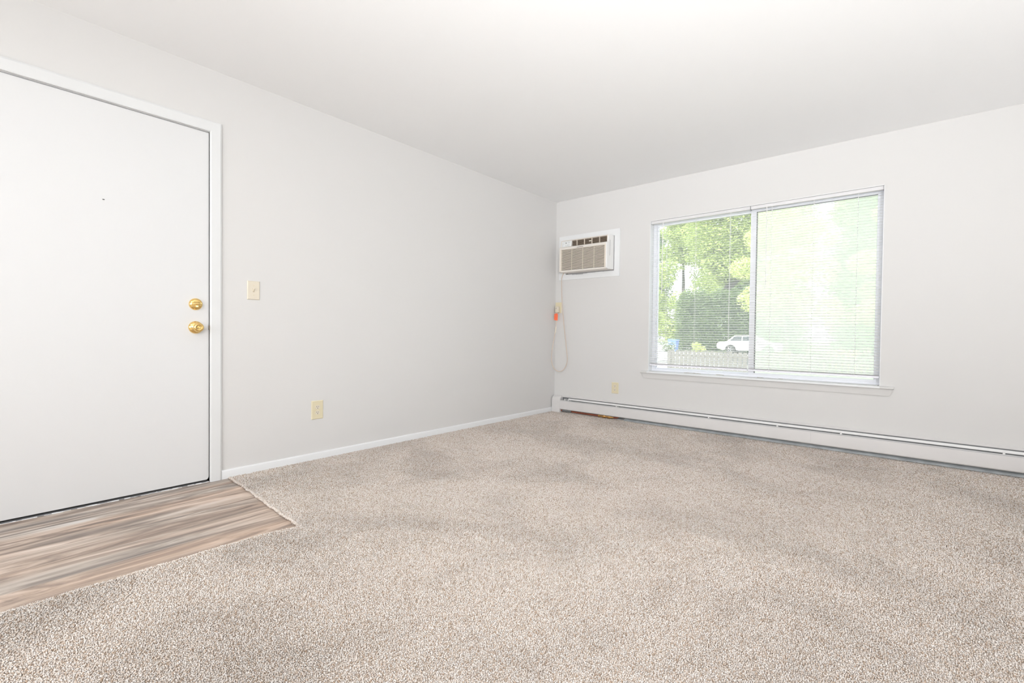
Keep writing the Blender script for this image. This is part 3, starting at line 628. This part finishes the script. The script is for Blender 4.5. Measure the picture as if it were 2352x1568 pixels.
# ------------------------------------------------------------------ outdoors
m_grass = mat('lawn', (0.19, 0.23, 0.10), 0.9, noise=(3, 0.4)); m_pave = mat('pale_concrete', (0.5, 0.49, 0.47), 0.85, noise=(2, 0.1))
m_asph = mat('asphalt', (0.16, 0.155, 0.16), 0.9, noise=(6, 0.2)); m_wood = mat('fence_wood_shaded', (0.15, 0.135, 0.13), 0.85, noise=(8, 0.35))  # fence wood coloured darker to stand in for tree shade
m_bark = mat('tree_bark', (0.09, 0.07, 0.07), 0.95, noise=(12, 0.5)); m_car = mat('car_paint_white', (0.80, 0.80, 0.80), 0.25)
m_cglass = mat('car_glass', (0.03, 0.035, 0.04), 0.08); m_tyre = mat('tyre_rubber', (0.03, 0.03, 0.03), 0.8); m_rim = mat('wheel_rim', (0.6, 0.6, 0.62), 0.3, 0.8)
m_blue = mat('blue_plastic', (0.12, 0.20, 0.52), 0.5); m_side = mat('house_siding_cream', (0.40, 0.38, 0.34), 0.8); m_roof = mat('roof_shingle', (0.16, 0.13, 0.12), 0.9)
m_flower = mat('white_petals', (0.9, 0.9, 0.95), 0.7)
def mat_leaf(name, c1, c2, trans):
    m = bpy.data.materials.new(name); m.use_nodes = True; n = m.node_tree.nodes; L = m.node_tree.links; b = n['Principled BSDF']; b.inputs['Roughness'].default_value = 0.55
    g = n.new('ShaderNodeNewGeometry') ; r = ramp(n, [(0.0, c1), (1.0, c2)]); L.new(g.outputs['Random Per Island'], r.inputs[0]); L.new(r.outputs[0], b.inputs['Base Color'])
    t = n.new('ShaderNodeBsdfTranslucent'); t.inputs[0].default_value = (*trans, 1); mx = n.new('ShaderNodeMixShader'); mx.inputs[0].default_value = 0.4
    L.new(b.outputs[0], mx.inputs[1]); L.new(t.outputs[0], mx.inputs[2]); L.new(mx.outputs[0], n['Material Output'].inputs[0]); return m
m_leafA = mat_leaf('leaf_yellow_green', (0.14, 0.20, 0.06), (0.42, 0.48, 0.16), (0.46, 0.55, 0.16))
m_leafB = mat_leaf('leaf_deep_green', (0.06, 0.10, 0.045), (0.17, 0.23, 0.09), (0.20, 0.28, 0.08))
m_leafC = mat_leaf('leaf_lime', (0.32, 0.38, 0.12), (0.62, 0.65, 0.28), (0.62, 0.68, 0.26))

def gz(Y): return float(np.interp(Y, [0, 12, 35, 400], [-0.72, -0.60, -0.45, -0.30]))
def ground(name, strips, m, dz, label, cat):
    b = MB(); bm_ = b.bm
    for (x0, x1, ya, yb_) in strips:
        ys = sorted({ya, yb_, *[t for t in (12, 35) if ya < t < yb_]})
        for p, q in zip(ys, ys[1:]):
            v = [bm_.verts.new(t) for t in ((x0, p, gz(p)+dz), (x1, p, gz(p)+dz), (x1, q, gz(q)+dz), (x0, q, gz(q)+dz))]
            u_ = [bm_.verts.new((t.co.x, t.co.y, t.co.z-0.3)) for t in v]
            bm_.faces.new(v); bm_.faces.new(u_[::-1])
            for i in range(4): bm_.faces.new((v[i], u_[i], u_[(i+1) % 4], v[(i+1) % 4]))
    return struct(b.build(name, m, smooth=False), label, cat)
ground('ground', [(-90, 60, T, 160)], m_grass, -0.02, 'lawn outside the window', 'ground')
ground('driveway', [(-80, -3.72, 8.0, 19.6), (-80, -7.6, 19.6, 34), (-80, -13.6, 34, 80)], m_pave, 0.0, 'bright concrete driveway at the left of the view outside', 'driveway')
ground('street', [(-3.68, 30, 12.4, 19.6), (-7.55, 30, 19.6, 34), (-13.5, 30, 34, 36.8)], m_asph, -0.008, 'grey shaded asphalt lane behind the fence', 'street')
struct(MB().box(-T, RX+T, T, T+0.02, -1.2, FL).build('wall_foundation', m_ext, smooth=False), 'foundation of the building below the window', 'wall')

def fence():
    root = tag(empty('picket_fence', (0, 12, gz(12))), 'grey wooden picket fence beyond the window, darkened for tree shade', 'fence')
    ps = [(-3.47, 12.02), (4.6, 12.0)]
    pk = MB(); x = -3.47
    while x < 7.0:
        h = 0.335+random.uniform(-.012, .012); pk.prism([(x, -0.62), (x+0.118, -0.62), (x+0.118, h), (x+0.10, h+0.03), (x+0.018, h+0.03), (x, h)], 'y', 12.0, 12.02); x += 0.149
    pk.build('pickets', m_wood, root, smooth=False)
    for z in (-0.35, 0.16):
        MB().box(-3.47, 7.0, 12.02, 12.06, z, z+0.09).build('rail', m_wood, root, smooth=False)
    for x in (-3.5, -1.1, 1.3, 3.7, 6.1): MB().box(x, x+0.1, 12.06, 12.16, -0.8, 0.36).build('post', m_wood, root, smooth=False)
    # return run going back from the left corner
    rt = MB(); y = 12.2
    while y < 15.5:
        g_ = gz(y); rt.box(-3.50-(y-12.2)*0.35, -3.48-(y-12.2)*0.35, y, y+0.12, g_-0.05, g_+0.86); y += 0.15
    rt.build('side_pickets', m_wood, root, smooth=False)
fence()

def car(x0, y0, z0):
    root = tag(empty('parked_car', (x0+2.3, y0+0.9, z0)), 'white car parked behind the picket fence', 'car')
    W_ = 1.78
    prof_ = [(0.02, 0.45), (0.0, 0.62), (0.06, 0.82), (0.35, 0.93), (0.95, 0.99), (1.0, 1.0), (3.3, 0.98), (4.0, 0.88), (4.45, 0.72), (4.55, 0.5), (4.5, 0.28), (4.0, 0.22)]
    def arch(c):
        return [(c+0.40*math.cos(a), 0.30+0.40*math.sin(a)) for a in np.linspace(0.0, math.pi, 9)]
    pts = prof_[:-1]+[(4.1, 0.24)]+[(p[0], max(p[1], 0.24)) for p in arch(3.62)]+[(1.6, 0.24)]+[(p[0], max(p[1], 0.24)) for p in arch(1.02)]+[(0.45, 0.26)]
    b = MB(); b.prism([(x0+a, z0+c) for a, c in pts], 'y', y0, y0+W_); b.build('car_body', m_car, root, bevel=0.03, seg=3)
    cab = MB(); bm_ = cab.bm; A = [(0.75, 0.98), (1.25, 1.40), (2.45, 1.43), (3.25, 0.98)]
    F1 = [bm_.verts.new((x0+a, y0+0.04+(0.16 if c > 1.1 else 0), z0+c)) for a, c in A]; F2 = [bm_.verts.new((x0+a, y0+W_-0.04-(0.16 if c > 1.1 else 0), z0+c)) for a, c in A]
    bm_.faces.new(F1); bm_.faces.new(F2[::-1])
    for i in range(4): bm_.faces.new((F1[i], F2[i], F2[(i+1) % 4], F1[(i+1) % 4]))
    cab.build('cabin', m_car, root, bevel=0.03)
    gl = MB()
    for a0, a1, b0, b1 in ((0.98, 1.80, 1.30, 1.80), (1.86, 2.98, 1.86, 2.42)):
        bm_ = gl.bm; A = [(a0, 1.02, 0.035), (a1, 1.02, 0.035), (b1, 1.36, 0.165), (b0, 1.36, 0.165)]
        F1 = [bm_.verts.new((x0+a, y0+d-0.004, z0+c)) for a, c, d in A]; F2 = [bm_.verts.new((x0+a, y0+d+0.01, z0+c)) for a, c, d in A]
        bm_.faces.new(F1); bm_.faces.new(F2[::-1])
        for i in range(4): bm_.faces.new((F1[i], F2[i], F2[(i+1) % 4], F1[(i+1) % 4]))
    gl.build('side_window', m_cglass, root, smooth=False)
    for cx_ in (1.02, 3.62):
        for yy in (y0+0.02, y0+W_-0.22):
            tw = MB().lathe([(0.20, 0), (0.33, 0.0), (0.345, 0.03), (0.345, 0.17), (0.33, 0.2), (0.2, 0.2)], (x0+cx_, yy, z0+0.335), 'y', 28).build('wheel', m_tyre, root)
            hub = MB().lathe([(0.04, 0.0), (0.19, 0.01), (0.205, -0.012), (0.215, 0.02), (0.04, 0.03)], (x0+cx_, yy, z0+0.335), 'y', 28)
            for k in range(5):
                a = k*2*math.pi/5; hub.tube([(x0+cx_+0.03*math.cos(a), yy-0.008, z0+0.335+0.03*math.sin(a)), (x0+cx_+0.19*math.cos(a), yy-0.008, z0+0.335+0.19*math.sin(a))], 0.02, 6)
            hub.build('rim', m_rim, tw)
    MB().box(x0-0.005, x0+0.05, y0+0.08, y0+0.42, z0+0.66, z0+0.78).build('tail_lamp', mat('tail_lamp_red', (0.5, 0.03, 0.03), 0.3), root, bevel=0.01)
car(-8.25, 33.6, gz(34))

def bin_(x, y, z):
    root = tag(empty('recycling_bin', (x, y, z)), 'blue bin standing behind the left end of the fence', 'bin')
    b = MB(); bm_ = b.bm; A = [bm_.verts.new((x+a*0.27, y+c*0.27, z+0.02)) for a, c in ((-1, -1), (1, -1), (1, 1), (-1, 1))]; B = [bm_.verts.new((x+a*0.36, y+c*0.36, z+0.95)) for a, c in ((-1, -1), (1, -1), (1, 1), (-1, 1))]
    bm_.faces.new(A[::-1]); bm_.faces.new(B)
    for i in range(4): bm_.faces.new((A[i], A[(i+1) % 4], B[(i+1) % 4], B[i]))
    b.build('bin_body', m_blue, root, bevel=0.02); MB().prism([(x-0.39, z+0.94), (x+0.39, z+0.94), (x+0.36, z+1.0), (x-0.33, z+1.04)], 'y', y-0.39, y+0.39).build('lid', m_blue, root, bevel=0.01)
bin_(-11.9, 34.2, gz(34.2))

def house(x, y, wd, dp, label):
    root = tag(empty('house', (x, y, 0)), label, 'house')
    MB().box(x, x+wd, y, y+dp, -0.6, 2.9).build('house_wall', m_side, root, smooth=False)
    MB().prism([(x-0.5, 2.8), (x+wd+0.5, 2.8), (x+wd/2, 4.6)], 'y', y-0.4, y+dp+0.4).build('roof', m_roof, root, smooth=False)
    for wx in ((x+0.9, x+wd-2.2) if wd > 5 else (x+0.5,)):
        f_ = MB(); f_.box(wx-0.09, wx+1.09, y-0.04, y-0.001, 0.95, 2.2); fo_ = f_.build('house_window', m_trim, root, smooth=False)
        MB().box(wx, wx+0.48, y-0.05, y-0.041, 1.03, 2.12).build('pane', m_cglass, fo_, smooth=False); MB().box(wx+0.52, wx+1.0, y-0.05, y-0.041, 1.03, 2.12).build('pane', m_cglass, fo_, smooth=False)
house(-11.0, 56.0, 3.6, 6.0, 'small cream house between the trees beyond the fence')

def leaves(cl, n, size, squash=1.0):
    """cl: list of (cx,cy,cz,rx,ry,rz) blobs; n leaf blades over them"""
    cl = np.array(cl, float); vol = cl[:, 3]*cl[:, 4]+cl[:, 5]*cl[:, 3]; p = vol/vol.sum(); i = RNG.choice(len(cl), n, p=p)
    d = RNG.normal(size=(n, 3)); d /= np.linalg.norm(d, axis=1)[:, None]; r = RNG.uniform(0.35, 1.08, n)**0.6
    c = cl[i, :3]+d*cl[i, 3:]*r[:, None]
    a = RNG.normal(size=(n, 3)); a[:, 2] *= 0.6; a /= np.linalg.norm(a, axis=1)[:, None]; b = np.cross(a, RNG.normal(size=(n, 3))); b /= np.linalg.norm(b, axis=1)[:, None]
    s = size*RNG.uniform(0.6, 1.3, n)[:, None]; w_ = s*0.42
    V = np.stack([c-a*s*.5, c+b*w_*.5-a*s*0.1, c+a*s*.5, c-b*w_*.5-a*s*0.1], 1).astype(np.float32)
    return V
def leaf_mesh(name, V, m, parent):
    n = len(V); me = bpy.data.meshes.new(name); me.vertices.add(n*4); me.vertices.foreach_set('co', V.reshape(-1)); me.loops.add(n*4)
    me.loops.foreach_set('vertex_index', np.arange(n*4, dtype=np.int32)); me.polygons.add(n); me.polygons.foreach_set('loop_start', np.arange(0, n*4, 4, dtype=np.int32)); me.update(calc_edges=True)
    o = bpy.data.objects.new(name, me); COL.objects.link(o); me.materials.append(m); o.parent = parent; o.matrix_parent_inverse = Matrix.Translation(-parent.location); return o
def tree(x, y, h, r, m, n, size, label, trunk=None, cat='tree', name='tree', low=0.25, group=None, thick=1.0):
    z = gz(y); root = tag(empty(name, (x, y, z)), label, cat, group)
    if trunk is None: trunk = [[(x, y, z-0.1), (x+0.1, y, z+h*0.3), (x-0.05, y, z+h*0.62)]]
    b = MB(); tr_ = (0.02*h+0.03)*thick
    for k, t in enumerate(trunk):
        P = smooth_path(t, 5); b.tube(P, [max(0.03, tr_*(1 if k == 0 else 0.5)*(1-0.75*i/(len(P)-1))) for i in range(len(P))], 9)
    b.build('trunk', m_bark, root)
    cl = []
    for k in range(max(10, int(26*r/3))):
        a = random.uniform(0, 2*math.pi); q = random.uniform(0.1, 0.85)*r; zz = random.uniform(low, 0.95)
        q *= math.sin(math.pi*min(1, max(0.12, (zz-low)/(1.02-low)*0.85+0.15))); rr = random.uniform(0.22, 0.40)*r
        cl.append((x+q*math.cos(a), y+q*math.sin(a), z+zz*h, rr, rr, rr*0.72))
    leaf_mesh('foliage', leaves(cl, n, size), m, root)
G = 'trees outside the window'
tree(-10.6, 46.0, 18.0, 6.2, m_leafA, 46000, 0.32, 'large leaning tree with dark trunk behind the hedge, seen through the left pane',
     [[(-12.4, 45.8, -0.6), (-12.1, 45.6, 2.5), (-11.0, 45.2, 5.4), (-9.9, 45.4, 8.0), (-10.6, 46, 13.0)], [(-11.0, 45.2, 5.2), (-9.3, 44.4, 6.6), (-7.3, 43.6, 7.0), (-5.6, 43.8, 9.6)], [(-10.7, 45.2, 6.0), (-12.0, 45.4, 9.0), (-13.0, 46.0, 12.0)]], low=0.42, group=G, thick=1.25)
tree(-21.5, 62.0, 21.0, 6.0, m_leafA, 26000, 0.42, 'broad tree at the far left beyond the driveway', low=0.05, group=G)
tree(-8.5, 20.2, 8.6, 2.1, m_leafA, 17000, 0.16, 'yellow green tree at the left edge of the window view', low=0.22, group=G)
tree(-1.3, 21.0, 9.0, 2.8, m_leafC, 22000, 0.17, 'lime green tree behind the right pane, nearest the middle frame', low=0.22, group=G)
tree(3.2, 16.8, 7.5, 1.9, m_leafC, 15000, 0.16, 'lime green tree at the right edge of the window view', low=0.14, group=G)
tree(1.5, 36.0, 12.0, 4.0, m_leafB, 20000, 0.26, 'deep green tree beyond the end of the hedge', low=0.10, group=G)
tree(5.2, 25.6, 9.5, 3.0, m_leafA, 16000, 0.20, 'tall tree far right behind the lime green tree', low=0.15, group=G)
tree(-1.0, 58.0, 19.0, 4.6, m_leafA, 20000, 0.42, 'pale green tree at the right end of the cream house', low=0.05, group=G)
for k, (x, y) in enumerate(((-34, 78), (-17, 80), (0, 78), (17, 80))):
    tree(x, y, 21, 6.6, m_leafB, 16000, 0.6, ['distant tree beyond the end of the driveway', 'distant tree far behind the blue bin', 'distant tree behind the cream house', 'distant tree farthest right in the window'][k], low=0.05, group=G)
def bush(x, y, r, m, label, fl=0):
    z = gz(y); root = tag(empty('shrub', (x, y, z)), label, 'shrub')
    b = MB(); 
    for k in range(6):
        a = k*1.05; b.tube([(x, y, z-0.02), (x+0.5*r*math.cos(a), y+0.5*r*math.sin(a), z+r*0.9)], 0.02, 5)
    b.build('stems', m_bark, root)
    cl = [(x+random.uniform(-.5, .5)*r, y+random.uniform(-.5, .5)*r, z+random.uniform(.35, 1.0)*r, .5*r, .5*r, .42*r) for _ in range(9)]
    leaf_mesh('foliage', leaves(cl, 1600, 0.11), m, root)
    if fl:
        cl2 = [(a, b_, c, d*1.1, e_*1.1, f*1.1) for a, b_, c, d, e_, f in cl]; leaf_mesh('blossoms', leaves(cl2, fl, 0.13), m_flower, root)
def hedge(x0, x1, y0, y1, h, m, n, label):
    z = gz(y0); root = tag(empty('hedge', ((x0+x1)/2, (y0+y1)/2, z)), label, 'hedge'); b = MB(); x = x0+0.3
    while x < x1: b.tube([(x, (y0+y1)/2, z-0.15), (x+random.uniform(-.1, .1), (y0+y1)/2, z+h*0.7)], 0.04, 6); x += 0.7
    b.build('stems', m_bark, root); cl = []
    x = x0
    while x < x1:
        for zz in (0.2, 0.5, 0.8): cl.append((x+random.uniform(0, .4), (y0+y1)/2+random.uniform(-.25, .25), z+zz*h+random.uniform(-.15, .25), .75, (y1-y0)*.5, h*.24))
        x += 0.55
    leaf_mesh('foliage', leaves(cl, n, 0.20), m, root)
hedge(-12.8, -3.4, 37.2, 38.8, 5.2, m_leafB, 60000, 'tall dark green hedge behind the parked white car')
bush(-11.9, 33.0, 0.62, m_leafB, 'bush with white blossoms beside the blue bin', 260)
bush(-9.6, 33.6, 0.6, m_leafC, 'low lime green shrub between the blue bin and the white car')
bush(1.7, 13.4, 0.8, m_leafC, 'lime green shrub behind the right end of the picket fence')
bush(-0.2, 14.5, 0.7, m_leafA, 'round green shrub behind the middle of the picket fence')
